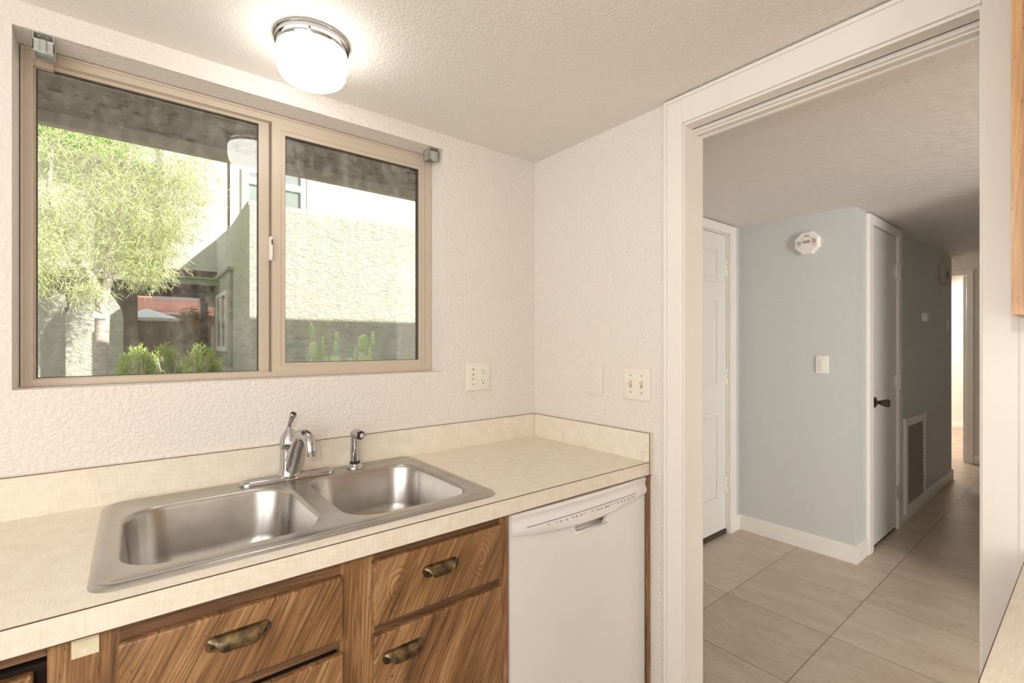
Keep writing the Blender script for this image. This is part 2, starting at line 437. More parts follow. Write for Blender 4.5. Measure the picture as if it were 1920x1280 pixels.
# ================================================================== blind brackets
def bracket(x0, label):
    w = .037
    t = thing('blind_bracket', label, 'bracket', (x0+w/2, .03, WZ1), 'blind brackets at the window head')
    b = B(); box(b, x0, x0+w, .004, .060, WZ1-.0015, WZ1-.0003); box(b, x0, x0+w, .056, .058, WZ1-.04, WZ1-.001)
    box(b, x0, x0+.0015, .010, .058, WZ1-.040, WZ1-.001); box(b, x0+w-.0015, x0+w, .010, .058, WZ1-.040, WZ1-.001)
    obj('housing', b, M['galv'], t)
    b = B(); prof = [(x0, .010), (x0+.011, .010), (x0+.014, .005), (x0+.023, .005), (x0+.026, .010), (x0+w, .010), (x0+w, .0115), (x0+.0268, .0115), (x0+.0238, .0065), (x0+.0132, .0065), (x0+.0102, .0115), (x0, .0115)]
    prism(b, prof, 'z', WZ1-.043, WZ1-.014)
    box(b, x0, x0+w, .0085, .012, WZ1-.016, WZ1-.013); box(b, x0+.011, x0+.026, .004, .016, WZ1-.047, WZ1-.043)
    obj('front_clip', b, M['galv'], t)
    for dx in (.010, .026):
        b = B(); lathe(b, [(.0042, 0), (.0042, -.0022), (.002, -.003)], (x0+dx, .020, WZ1-.0015)); obj('screw', b, M['louver'], t, True)
    return t
bracket(-1.582, 'galvanised metal blind bracket at the left upper corner of the kitchen window')
bracket(-.520, 'galvanised metal blind bracket at the right upper corner of the kitchen window')

# ================================================================== worktop and backsplash
SX0, SX1, SY0, SY1 = -1.455, -.625, -.572, -.030
ct = thing('countertop', 'cream linen-pattern laminate worktop with low backsplash under the window', 'countertop', (-1.3, -.3, ZC-.043))
b = B(); zt, zb = ZC, ZC-.043
hx0, hx1, hy0, hy1 = SX0+.02, SX1-.02, SY0+.03, SY1-.02
box(b, -2.9, hx0, YF, -.001, zb, zt); box(b, hx1, -.001, YF, -.001, zb, zt)
box(b, hx0, hx1, YF, hy0, zb, zt); box(b, hx0, hx1, hy1, -.001, zb, zt)
obj('worktop', b, M['linen'], ct)
b = B(); box(b, -2.9, -.0005, YF-.0006, YF+.0012, zt-.0012, zt+.0004); box(b, -2.9, -.0005, YF-.0004, YF+.0012, zb-.001, zb+.0008)
obj('edge_seam', b, M['seam'], ct)
b = B(); box(b, -2.9, -.001, -.019, -.001, zt, .983); s1 = obj('backsplash', b, M['linen'], ct)
b = B(); box(b, -2.9, -.018, -.0196, -.0182, .9816, .9834); obj('seam', b, M['seam'], s1)
b = B(); box(b, -.019, -.001, YF, -.019, zt, .983); box(b, -.019, -.001, YF-.001, YF, zb, .983); s2 = obj('backsplash', b, M['linen'], ct)
b = B(); box(b, -.0196, -.0182, YF, -.019, .9816, .9834); box(b, -.0200, -.0184, YF-.0014, YF+.0004, zb, .983); box(b, -.0196, -.0186, -.0196, -.0186, zt, .983)
obj('seam', b, M['seam'], s2)

# ================================================================== sink
sk = thing('kitchen_sink', 'double-bowl brushed stainless steel drop-in sink set in the cream worktop', 'sink', (-1.04, -.30, ZC))
def bowlrows(x0, x1, y0, y1):
    return [(rrect(x0, x1, y0, y1, .085, 8), ZC+.0045), (rrect(x0+.004, x1-.004, y0+.004, y1-.004, .083, 8), ZC+.002), (rrect(x0+.008, x1-.008, y0+.008, y1-.008, .08, 8), ZC-.008),
            (rrect(x0+.018, x1-.018, y0+.016, y1-.018, .078, 8), ZC-.115), (rrect(x0+.028, x1-.028, y0+.026, y1-.028, .075, 8), ZC-.148), (rrect(x0+.05, x1-.05, y0+.046, y1-.048, .07, 8), ZC-.163), (rrect(x0+.085, x1-.085, y0+.08, y1-.08, .06, 8), ZC-.168)]
def bowl(x0, x1, y0, y1):
    b = B(); rows = []
    for pts, z in bowlrows(x0, x1, y0, y1): rows.append([b.verts.new((p[0], p[1], z)) for p in pts])
    n = len(rows[0])
    for a, c in zip(rows, rows[1:]):
        for i in range(n): b.faces.new((a[i], a[(i+1) % n], c[(i+1) % n], c[i]))
    b.faces.new(rows[-1])
    o = obj('bowl', b, M['steel'], sk, 'all')
    cx, cy = (x0+x1)/2, (y0+y1)/2
    b = B(); lathe(b, [(.044, 0), (.044, .003), (.034, .004), (.03, -.002), (.012, -.003), (.001, -.003)], (cx, cy, ZC-.1675)); obj('drain', b, M['chrome'], o, True)
BL = (-1.418, -1.052, -.513, -.122); BR = (-1.008, -.662, -.520, -.108)
bowl(*BL); bowl(*BR)
# deck with two rounded openings, via triangle fill
b = B()
def loop(pts, z):
    vs = [b.verts.new((p[0], p[1], z)) for p in pts]; return vs, [b.edges.new((vs[i], vs[(i+1) % len(vs)])) for i in range(len(vs))]
vo, eo = loop(rrect(SX0+.022, SX1-.022, SY0+.022, SY1-.014, .028), ZC+.0045)
es = list(eo)
for r in (BL, BR): es += loop(rrect(*r, .085, 8), ZC+.0045)[1]
bmesh.ops.triangle_fill(b, use_beauty=True, edges=es)
n = len(vo); prev = vo
for ins, z, rr in (((.018, .018, .018, .011), .0068, .03), ((.011, .011, .011, .007), .0074, .034), ((.004, .004, .004, .003), .0055, .036), ((0, 0, 0, 0), .0006, .038)):
    cur = [b.verts.new((p[0], p[1], ZC+z)) for p in rrect(SX0+ins[0], SX1-ins[1], SY0+ins[2], SY1-ins[3], rr)]
    for i in range(n): b.faces.new((prev[i], prev[(i+1) % n], cur[(i+1) % n], cur[i]))
    prev = cur
obj('rim', b, M['steel'], sk, True)

# ================================================================== faucet
FZ = ZC+.005; FX, FY = -1.034, -.075
fc = thing('kitchen_faucet', 'chrome single-lever kitchen faucet standing behind the double sink', 'faucet', (FX, FY, FZ))
b = B(); o_ = [(p[0], p[1]) for p in rrect(FX-.13, FX+.13, FY-.024, FY+.024, .023)]
rows = []
for s, z in ((0, 0), (0, .006), (.004, .011), (.012, .014)):
    rows.append([b.verts.new((p[0], p[1], FZ+z)) for p in rrect(FX-.13+s, FX+.13-s, FY-.024+s*.8, FY+.024-s*.8, .0235-s*.6)])
nn = len(rows[0])
for a, c in zip(rows, rows[1:]):
    for i in range(nn): b.faces.new((a[i], a[(i+1) % nn], c[(i+1) % nn], c[i]))
b.faces.new(rows[-1]); b.faces.new(list(reversed(rows[0])))
bp = obj('base_plate', b, M['chrome'], fc, True)
tm = textmesh('DELTA', .011, Matrix.Translation((FX+.002, FY-.0246, FZ+.0055)) @ Matrix.Rotation(PI/2, 4, 'X'))
obj('lettering', tm, M['plasticw'], bp)
b = B(); lathe(b, [(.0235, -.011), (.031, .002), (.029, .010), (.0255, .02), (.0245, .075), (.0245, .08)], (FX, FY, FZ+.012)); bd = obj('body', b, M['chrome'], fc, True)
b = B(); lathe(b, [(.0245, 0), (.0265, .003), (.0262, .018), (.0215, .034), (.0125, .048), (.0065, .058), (.0048, .064)], (FX, FY, FZ+.094))
tube(b, [(FX, FY, FZ+.150), (FX+.001, FY-.003, FZ+.163), (FX+.004, FY-.010, FZ+.178), (FX+.007, FY-.017, FZ+.191), (FX+.008, FY-.019, FZ+.194)], [.0055, .0056, .0078, .0102, .0082], 14)
hd = obj('lever_handle', b, M['chrome'], fc, True)
b = B(); lathe(b, [(.0035, 0), (.0035, .0012), (.0012, .0016)], (FX+.012, FY-.0232, FZ+.112), (.45, -.9, 0.1), 12); obj('temperature_mark', b, M['red'], hd, True)
q = lambda dx, dy, dz: (FX+dx, FY+dy, FZ+dz)
sp = bez(q(.002, -.005, .012), q(.010, -.028, .075), q(.014, -.042, .130), q(.021, -.066, .136), 10)
sp2 = bez(q(.021, -.066, .136), q(.027, -.088, .141), q(.030, -.108, .126), q(.031, -.111, .096), 8)
pts = sp+sp2[1:]
b = B(); tube(b, pts, [.0215-.0065*i/(len(pts)-1) for i in range(len(pts))], 18)
so = obj('spout', b, M['chrome'], fc, True)
b = B(); e = pts[-1]; lathe(b, [(.0158, 0), (.0158, -.007), (.0145, -.0075), (.0145, -.0150), (.0125, -.0155), (.010, -.013)], (e.x, e.y, e.z+.002)); obj('aerator', b, M['chrome'], so, True)

SXp, SYp = -.836, -.072
sy = thing('side_sprayer', 'chrome pull-out side sprayer with round head right of the faucet', 'sprayer', (SXp, SYp, FZ))
b = B(); lathe(b, [(.026, 0), (.026, .003), (.021, .010), (.016, .014)], (SXp, SYp, FZ)); obj('base', b, M['chrome'], sy, True)
b = B(); lathe(b, [(.0155, 0), (.0155, .007)], (SXp, SYp, FZ+.014)); obj('collar', b, M['darkrub'], sy, True)
b = B(); lathe(b, [(.0135, 0), (.0142, .02), (.013, .055), (.012, .078), (.0125, .088)], (SXp, SYp, FZ+.021))
tube(b, [(SXp-.004, SYp+.01, FZ+.108), (SXp+.002, SYp-.004, FZ+.110), (SXp+.010, SYp-.022, FZ+.106)], [.010, .0155, .0145], 16)
sh = obj('wand', b, M['chrome'], sy, True)
b = B(); lathe(b, [(.0132, 0), (.0132, .004), (.011, .005)], (SXp+.010, SYp-.022, FZ+.106), (.4, -.9, -.15), 20); nz = obj('nozzle_ring', b, M['darkrub'], sh, True)
b = B(); lathe(b, [(.0075, 0), (.0075, .007), (.004, .008)], (SXp+.010, SYp-.022, FZ+.106), (.4, -.9, -.15), 20); obj('nozzle', b, M['plasticw'], sh, True)

# ================================================================== base cabinets
YC = -.585      # face frame plane
def cuppull(parent, xc, zc, w=.1, y=-.602):
    """antique cup pull: rounded back plate, hood rolled over it with scooped ends that show the two screws"""
    R = .0138
    b = B(); prism(b, [(xc+p[0], zc+p[1]) for p in rrect(-w/2, w/2, -R, R, R-.0005, 7)], 'y', y-.0028, y-.0004)
    pl = obj('pull_handle', b, M['brass'], parent, True)
    b = B(); n = 28; rows = []
    for i in range(n+1):
        u = i/n*2-1; x = xc+u*w*.488; au = abs(u)
        xx = max(0, au*w*.488-(w/2-R)); top = math.sqrt(max(R*R-xx*xx, 0))*.96
        f = min(1, max(0, (au-.50)/.34)); f = f*f*(3-2*f)
        low = -.0125+f*(.0125+.004) if au < .84 else .004+(au-.84)/.16*(top-.0045)*.9
        low = min(low, top-.0006); dep = .0135*(1-au**5)+.0022
        row = []
        for k in range(9):
            t = k/8; z = top+(low-top)*t
            q = min(1, (top-z)/.020)
            row.append(b.verts.new((x, y-.0024-dep*math.sin(q*PI/2)**.75, zc+z)))
        rows.append(row)
    for a, c in zip(rows, rows[1:]):
        for k in range(8): b.faces.new((a[k], a[k+1], c[k+1], c[k]))
    ho = obj('hood', b, M['brass'], pl, 'all')
    md = ho.modifiers.new('thick', 'SOLIDIFY'); md.thickness = .0014
    for sgn in (-1, 1):
        b = B(); lathe(b, [(.0052, 0), (.0050, .0014), (.0025, .0022)], (xc+sgn*w*.39, y-.0028, zc-.003), (0, -1, 0), 14); obj('screw', b, M['bronze'], pl, True)

def front(parent, name, mat, x0, x1, z0, z1, y0=YC-.017, y1=YC+.002):
    b = B(); box(b, x0, x1, y0, y1, z0, z1, .004, 3); return obj(name, b, mat, parent, True)

sc_ = thing('sink_base_cabinet', 'dark walnut-grain base cabinet with brass pulls beneath the sink', 'cabinet', (-.815, -.3, 0))
b = B()
box(b, -1.497, -1.412, YC, YC+.02, 0, ZC-.0455); box(b, -1.058, -.984, YC, YC+.02, 0, ZC-.0455)
obj('stile_frame', b, M['wood'], sc_)
bx('end_stile', M['wood'], sc_, -.646, -.616, YC-.006, YC+.02, .09, ZC-.0455)
b = B(); box(b, -1.412, -1.058, YC+.0005, YC+.02, .805, ZC-.0455); box(b, -.984, -.648, YC+.0005, YC+.02, .815, ZC-.0455); box(b, -.984, -.644, YC+.0005, YC+.02, .655, .683); box(b, -1.412, -1.058, YC+.0005, YC+.02, .655, .677)
obj('rail_frame', b, M['woodh'], sc_)
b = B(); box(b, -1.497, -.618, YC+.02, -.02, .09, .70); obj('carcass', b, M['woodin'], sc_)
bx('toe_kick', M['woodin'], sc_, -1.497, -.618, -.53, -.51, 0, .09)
f1 = front(sc_, 'false_front', M['woodd'], -1.414, -1.056, .679, .808); cuppull(f1, -1.245, .760, .105)
d1 = front(sc_, 'door', M['woode'], -1.225, -1.056, .10, .648); cuppull(d1, -1.2, .40, .1)
d1b = front(sc_, 'door', M['woode'], -1.414, -1.2275, .10, .648)
dr = front(sc_, 'drawer_front', M['woodo'], -.990, -.642, .679, .818); cuppull(dr, -.827, .762, .095)
d2 = front(sc_, 'door', M['woode'], -.990, -.642, .10, .657); cuppull(d2, -.922, .603, .1)
b = B(); box(b, -.6405, -.6365, YC-.008, YC-.004, .585, .640); obj('hinge', b, M['bronze'], d2)

lc = thing('corner_base_cabinet', 'walnut-grain base cabinet with a gaping door at the left end of the worktop', 'cabinet', (-2.2, -.3, 0))
b = B(); box(b, -2.0, -1.4975, YC, YC+.02, .818, ZC-.0455); box(b, -2.0, -1.93, YC, YC+.02, 0, .8178); obj('face_frame', b, M['woodh'], lc)
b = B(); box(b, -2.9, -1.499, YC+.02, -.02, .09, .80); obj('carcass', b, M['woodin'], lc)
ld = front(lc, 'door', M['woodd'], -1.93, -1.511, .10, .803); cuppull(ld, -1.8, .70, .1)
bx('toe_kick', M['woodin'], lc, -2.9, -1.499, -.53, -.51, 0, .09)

st = thing('cream_sticker', 'cream stained paper sticker on the cabinet stile just under the worktop', 'sticker', (-1.4535, YC, .80))
b = B(); box(b, -1.470, -1.4375, YC-.0022, YC-.0002, .801, .8415); obj('paper', b, M['cream'], st)
b = B(); box(b, -1.4585, -1.4515, YC-.0025, YC-.0021, .807, .813); obj('printed_square', b, M['ivory'], st)

# ================================================================== dishwasher
dw = thing('dishwasher', 'white built-in dishwasher with arched control panel beside the sink cabinet', 'dishwasher', (-.333, -.3, 0))
DX0, DX1, DY = -.613, -.024, -.600
b = B(); box(b, DX0+.004, DX1-.004, DY+.065, -.03, .10, .835); obj('tub', b, M['white'], dw)
b = B()
n = 24; arc = []
for i in range(n+1):
    u = i/n*2-1; arc.append((DX0+.002+(DX1-DX0-.004)*i/n, .752+.024*u*u))
# door panel below the arc, with a recess for the handle pocket
hp0, hp1, hpz = -.366, -.222, .727
def arcz(x): return .752+.024*((x-DX0)/(DX1-DX0)*2-1)**2
notch = [(hp1, arcz(hp1)-.001), (hp1-.004, hpz+.012), (hp1-.012, hpz+.003), (hp1-.022, hpz), (hp0+.012, hpz), (hp0+.003, hpz+.004), (hp0, hpz+.012), (hp0, arcz(hp0)-.001)]
up = [(p[0], p[1]-.001) for p in reversed(arc)]
outline = [(DX0+.002, .10), (DX1-.002, .10)]+[p for p in up if p[0] > hp1+.002]+notch+[p for p in up if p[0] < hp0-.002]
prism(b, outline, 'y', DY+.003, DY+.012)
box(b, DX0+.003, DX1-.003, DY+.012, DY+.063, .10, hpz-.012); box(b, DX0+.003, hp0-.004, DY+.012, DY+.063, hpz-.012, .80); box(b, hp1+.004, DX1-.003, DY+.012, DY+.063, hpz-.012, .80)
dp = obj('door_panel', b, M['white'], dw, True)
b = B()
rows = []
for k in range(9):
    t = k/8; yy = DY-.002+.05*t; zz = hpz-.002+.026*t**2.2
    rows.append([b.verts.new((hp0-.001, yy, zz)), b.verts.new((hp1-.004, yy, zz+.002))])
for a, c in zip(rows, rows[1:]): b.faces.new((a[0], a[1], c[1], c[0]))
po = obj('pocket_handle', b, M['white'], dp, 'all')
md = po.modifiers.new('thick', 'SOLIDIFY'); md.thickness = .002
# control panel: bowed in plan, arched lower edge
b = B(); rows = []
for i in range(n+1):
    u = i/n*2-1; x = arc[i][0]; bow = .010*(1-u*u)+.003
    yf = DY-.002-bow
    rows.append([b.verts.new(p) for p in ((x, DY+.02, arc[i][1]), (x, yf+.005, arc[i][1]), (x, yf, arc[i][1]+.006), (x, yf-.001, .795), (x, yf+.004, .806), (x, yf+.005, .818), (x, yf+.001, .826), (x, yf+.006, .834), (x, DY+.02, .836))])
for a, c in zip(rows, rows[1:]):
    for k in range(len(a)-1): b.faces.new((a[k], a[k+1], c[k+1], c[k]))
b.faces.new(rows[0]); b.faces.new(list(reversed(rows[-1])))
cp = obj('control_panel', b, M['white'], dw, True)
def cpy(x, dz=0):
    u = (x-DX0)/(DX1-DX0)*2-1; return DY-.002-.010*(1-u*u)-.003-.0012
b = B()
for i in range(20):
    x0 = -.565+.47*i/20; x1 = -.565+.47*(i+1)/20
    q = [b.verts.new(p) for p in ((x0, cpy(x0)-.0004, .7926), (x1, cpy(x1)-.0004, .7926), (x1, cpy(x1)-.0004, .7942), (x0, cpy(x0)-.0004, .7942))]; b.faces.new(q)
obj('indicator_line', b, M['darkbrown'], cp)
rnd = random.Random(3)
for x in (-.49, -.46, -.442, -.42, -.395, -.38, -.36, -.345, -.313, -.30, -.285, -.27, -.25, -.238, -.222, -.205, -.19, -.172, -.155, -.135, -.118, -.105):
    b = B()
    for q in range(rnd.choice((1, 2, 2))):
        z = .785-.0028*q; w = rnd.uniform(.003, .006); y = cpy(x)-.0003
        b.faces.new([b.verts.new(p) for p in ((x-w, y, z-.0009), (x+w, y, z-.0009), (x+w, y, z+.0009), (x-w, y, z+.0009))])
    obj('button_mark', b, M['grey'], cp)
bx('kick_plate', M['white'], dw, DX0+.004, DX1-.004, -.54, -.52, 0, .10)
tag(bx('end_panel', M['wood'], None, -.021, -.001, -.603, -.03, 0, ZC-.043), 'narrow dark walnut-grain panel between the white dishwasher and the doorway wall', 'panel')

# ================================================================== right-hand counter run (near edge of the frame)
rc = thing('countertop', 'cream laminate worktop corner in the right foreground beside the doorway', 'countertop', (-.30, -2.2, ZC-.043))
b = B(); box(b, -.603, -.0015, -3.299, -1.4885, zb, zt, .004, 2); obj('worktop', b, M['linen'], rc, True)
b = B(); box(b, -.6036, -.6022, -3.29, -1.4892, zt-.0045, zt-.003); box(b, -.6, -.002, -1.4895, -1.4880, zt-.0042, zt-.0028); obj('edge_seam', b, M['seam'], rc)
rb = thing('base_cabinet', 'walnut-grain base cabinet under the right foreground worktop', 'cabinet', (-.3, -2.2, 0))
b = B(); box(b, -.57, -.002, -3.299, -1.505, .09, zb); obj('carcass', b, M['wood'], rb)
for k in range(3):
    b = B(); y0 = -1.53-.58*k; box(b, -.588, -.569, y0-.54, y0, .12, .82, .004); obj('door', b, M['woodd'], rb, True)
bx('toe_kick', M['woodin'], rb, -.52, -.002, -3.299, -1.505, 0, .09)
uc = thing('wall_cabinet', 'golden oak wall cabinet hanging at the right edge beside the doorway', 'cabinet', (-.15, -2.2, 1.336))
b = B(); box(b, -.298, -.002, -3.299, -1.4895, 1.336, 2.0895); obj('carcass', b, M['oak'], uc)
for k in range(3):
    b = B(); y0 = -1.505-.58*k; box(b, -.316, -.2985, y0-.56, y0, 1.345, 2.07, .004); obj('door', b, M['oak'], uc, True)

# ================================================================== wall plates
def plate_y(t, x0, x1, z0, z1, mat):
    b = B(); box(b, x0, x1, -.007, 0, z0, z1, .0025, 3); return obj('plate', b, mat, t, True)
t = thing('switch_outlet_plate', 'ivory wall plate with one toggle switch and a duplex outlet right of the window', 'wall plate', (-.309, 0, 1.155))
px0, px1, pz0, pz1 = -.366, -.252, 1.101, 1.212
p = plate_y(t, px0, px1, pz0, pz1, M['ivory'])
xs = px0+.033; zc = (pz0+pz1)/2
bx('slot', M['tan'], t, xs-.005, xs+.005, -.0076, -.006, zc-.012, zc+.012)
b = B(); prism(b, [(-.006, zc-.002), (-.018, zc-.010), (-.019, zc-.005), (-.007, zc+.006)], 'x', xs-.0042, xs+.0042); obj('toggle', b, M['ivory'], t)
for dz in (-.030, .030):
    b = B(); lathe(b, [(.003, 0), (.0028, .001)], (xs, -.007, zc+dz), (0, -1, 0), 10); obj('screw', b, M['dark'] if dz > 0 else M['grey'], t, True)
xo = px0+.080
for dz in (-.020, .020):
    b = B(); prism(b, [(q[0], q[1]) for q in rrect(xo-.0165, xo+.0165, zc+dz-.014, zc+dz+.014, .011, 5)], 'y', -.0088, -.006); s = obj('socket', b, M['plasticw'], t)
    b = B(); box(b, xo-.0075, xo-.0055, -.0092, -.0086, zc+dz-.001, zc+dz+.008); box(b, xo+.0055, xo+.0075, -.0092, -.0086, zc+dz-.001, zc+dz+.007)
    lathe(b, [(.0028, 0), (.0028, .0006)], (xo, -.0086, zc+dz-.0075), (0, -1, 0), 10); obj('slots', b, M['dark'], s)

def plate_x(t, y0, y1, z0, z1, mat, x=0.0, th=.007):
    b = B(); box(b, x-th, x+.0006, y0, y1, z0, z1, .0025, 3); return obj('plate', b, mat, t, True)
t = thing('blank_plate', 'blank cream wall plate on the wall left of the double switch', 'wall plate', (0, -.352, 1.148))
plate_x(t, -.392, -.313, 1.092, 1.204, M['wall'])
for z in (1.106, 1.19):
    b = B(); lathe(b, [(.003, 0), (.0028, .001)], (-.007, -.352, z), (-1, 0, 0), 10); obj('screw', b, M['ivory'], t, True)
t = thing('double_switch_plate', 'ivory double toggle switch plate nearest the doorway casing', 'light switch', (0, -.549, 1.147))
plate_x(t, -.605, -.493, 1.090, 1.202, M['ivory'])
for yy in (-.524, -.570):
    zc = 1.146
    bx('slot', M['tan'], t, -.0078, -.006, yy-.005, yy+.005, zc-.013, zc+.012)
    b = B(); prism(b, [(-.006, zc-.004), (-.019, zc+.006), (-.018, zc+.012), (-.006, zc+.006)], 'y', yy-.0042, yy+.0042)
    obj('toggle', b, M['ivory'], t)
    for dz in (-.03, .03):
        b = B(); lathe(b, [(.003, 0), (.0028, .001)], (-.007, yy, zc+dz), (-1, 0, 0), 10); obj('screw', b, M['grey'], t, True)

# ================================================================== ceiling lamp
LX, LY = -1.024, -.272
cl = thing('ceiling_lamp', 'lit white opal glass ceiling lamp with chrome collar above the window', 'ceiling lamp', (LX, LY, ZT))
b = B(); lathe(b, [(.094, 0), (.094, -.005), (.089, -.007), (.088, -.012), (.0915, -.014), (.0915, -.017), (.086, -.019), (.085, -.027), (.082, -.030)], (LX, LY, ZT-.0005), n=56); co = obj('collar', b, M['chrome'], cl, True)
for a in (100, 220, 340):
    aa = math.radians(a+150); d = Vector((math.cos(aa), math.sin(aa), 0))
    b = B(); lathe(b, [(.0035, 0), (.0035, .006), (.001, .007)], Vector((LX, LY, ZT-.0235))+d*.084, d, 10); obj('screw', b, M['chrome'], co, True)
b = B(); lathe(b, [(.080, -.026), (.0865, -.030), (.0885, -.045), (.0875, -.065), (.084, -.086), (.078, -.097), (.068, -.104), (.054, -.108), (.025, -.110), (.002, -.1105)], (LX, LY, ZT), n=56); obj('glass_shade', b, M['shade'], cl, 'all')

# ================================================================== HALL
XW, YW, YD = 1.915, -.664, .020
b = B(); box(b, .1, .70, YD, .17, 0, 2.3); box(b, .70, 1.765, YD, .17, 2.028, 2.3); box(b, 1.765, 2.1, YD, .17, 0, 2.3); struct('wall_entry_north', b, M['blue'])
b = B(); box(b, XW, 2.06, YW, YD, 0, 2.3); struct('wall_hall_east', b, M['blue'])
bxs('wall_corridor_north', M['blue'], 2.06, 4.68, YW, -.52, 0, 2.3); bxs('wall_corridor_end', M['blue'], 4.58, 4.68, -.52, 1.6, 0, 2.4)
bxs('wall_corridor_south', M['blue'], 1.62, 5.65, -1.87, -1.75, 0, 2.4)
b = B(); box(b, .1, 4.68, -6.0, .17, 2.093, 2.3); struct('ceiling_hall', b, M['hallceil'])
bxs('ceiling_far', M['ceil'], 4.68, 9.2, -2.0, 2.0, 2.3, 2.42)
b = B(); box(b, 5.65, 5.76, -1.87, -.655, 0, 2.3); box(b, 5.65, 5.76, -.655, .25, 2.03, 2.3); box(b, 5.65, 5.76, .25, 1.7, 0, 2.3); struct('wall_far_east', b, M['wall'])
b = B(); box(b, 4.58, 9.2, 1.6, 1.7, 0, 2.4); struct('wall_far_north', b, M['wall'])
bxs('wall_far_end', M['wall'], 8.4, 8.5, -2.0, 1.7, 0, 2.4)
bxs('wall_far_south', M['wall'], 5.76, 9.2, -2.0, -1.87, 0, 2.4)
# living room shell to the right of the doorway (out of view)
bxs('wall_living_south', M['wall'], .1, 4.68, -6.0, -5.9, 0, 2.3)
bxs('wall_living_east', M['wall'], 4.58, 4.68, -5.9, -1.87, 0, 2.3)
b = B(); ring(b, (-6.0, -3.42, 0, 2.3), (-4.75, -3.47, .45, 2.05), 'x', 0, .1); struct('wall_living_west', b, M['wall'])

# baseboards
def basebd(name, pts):
    b = B()
    for (x0, x1, y0, y1) in pts: box(b, x0, x1, y0, y1, 0, .10, .004, 2)
    return struct(name, b, M['trim'], True)
b = B(); prism(b, [(1.85, YD), (1.85, YD-.013), (XW-.013, YD-.013), (XW-.013, YW-.013), (2.1, YW-.013), (2.1, YW), (XW, YW), (XW, YD)], 'z', 0, .094)
prism(b, [(1.85, YD), (1.85, YD-.009), (XW-.009, YD-.009), (XW-.009, YW-.009), (2.1, YW-.009), (2.1, YW), (XW, YW), (XW, YD)], 'z', .0941, .101)
struct('baseboard_hall_east', b, M['trim'])
basebd('baseboard_corridor', [(2.845, 4.693, YW-.013, YW), (4.68, 4.693, YW-.01, 1.5)])
basebd('baseboard_far', [(5.637, 5.65, -1.75, -.695), (8.387, 8.4, -1.8, 1.6)])

# entry door (six-panel)
d = structroot('door_1', (1.31, .05, 0))
DZ0, DZ1, X0, X1 = .035, 2.020, .85, 1.757
b = B(); box(b, X0, X1, .034, .074, DZ0, DZ1); dl = obj('leaf', b, M['door'], d)
xm = (X0+X1)/2
b = B()
def panel(b, x0, x1, z0, z1, y=.034):
    ring(b, (x0, x1, z0, z1), (x0+.022, x1-.022, z0+.022, z1-.022), 'y', y-.007, y+.002)
    box(b, x0+.036, x1-.036, y-.006, y+.001, z0+.036, z1-.036, .004)
for (xa, xb) in ((X0+.115, xm-.05), (xm+.05, X1-.105)):
    for (za, zb_) in ((.245, .835), (1.0, 1.595), (1.695, 1.92)): panel(b, xa, xb, za, zb_)
obj('raised_panels', b, M['door'], dl)
for z in (1.80, 1.065, .335):
    b = B(); lathe(b, [(.006, -.05), (.006, .05)], (X1+.003, .029, z), n=12); box(b, X1-.02, X1+.004, .030, .0345, z-.05, z+.05); h = obj('hinge', b, M['trim'], d, True)
    b = B(); box(b, X1+.0012, X1+.0048, .0215, .0232, z-.012, z-.001); box(b, X1+.0012, X1+.0048, .0215, .0232, z+.014, z+.028); obj('gap', b, M['dark'], h)
b = B(); box(b, X1+.003, X1+.012, .0199, .08, 0, 2.0218); box(b, X0-.003, X1+.012, .0199, .08, 2.022, 2.032); box(b, X1+.0121, 1.848, .003, .0198, 0, 2.083, .003); box(b, .62, X1+.012, .003, .0198, 2.028, 2.083, .003); box(b, .70, X0-.0031, .02, .08, 0, 2.03)
obj('casing', b, M['trim'], d)
b = B(); box(b, X0, X1+.004, .028, .12, 0, .030, .004); obj('threshold', b, M['darkbrown'], d)
b = B(); box(b, X0, X1, .076, .12, .03, 2.03); obj('outer_skin', b, M['door'], d)

# closet door
d = structroot('door_2', (2.46, YW, 0))
b = B(); box(b, 2.19, 2.742, YW-.008, YW-.0005, .022, 2.022); dl = obj('leaf', b, M['door'], d)
b = B(); box(b, 2.105, 2.185, YW-.022, YW-.0003, 0, 2.082, .003); box(b, 2.752, 2.835, YW-.022, YW-.0003, 0, 2.082, .003); box(b, 2.1852, 2.7518, YW-.022, YW-.0003, 2.026, 2.082, .003)
obj('casing', b, M['trim'], d)
b = B(); box(b, 2.185, 2.752, YW-.0006, YW-.0002, 0, 2.026); obj('reveal_gap', b, M['darkbrown'], d)  # dark sheet imitating shade in the gap around the closet leaf
b = B(); KX, KZ = 2.245, .920
lathe(b, [(.033, 0), (.033, .006), (.026, .010), (.012, .013), (.0105, .026), (.016, .034), (.021, .050), (.0255, .066), (.025, .074), (.021, .078), (.004, .079)], (KX, YW-.008, KZ), (0, -1, 0), 24)
obj('knob', b, M['bronze'], dl, True)
for z in (1.782, 1.025, .258):
    b = B(); lathe(b, [(.0065, -.05), (.0065, -.017), (.005, -.016), (.005, .016), (.0065, .017), (.0065, .05)], (2.748, YW-.027, z), n=12); box(b, 2.728, 2.772, YW-.0235, YW-.0075, z-.045, z+.045); obj('hinge', b, M['hinge'], d, True)

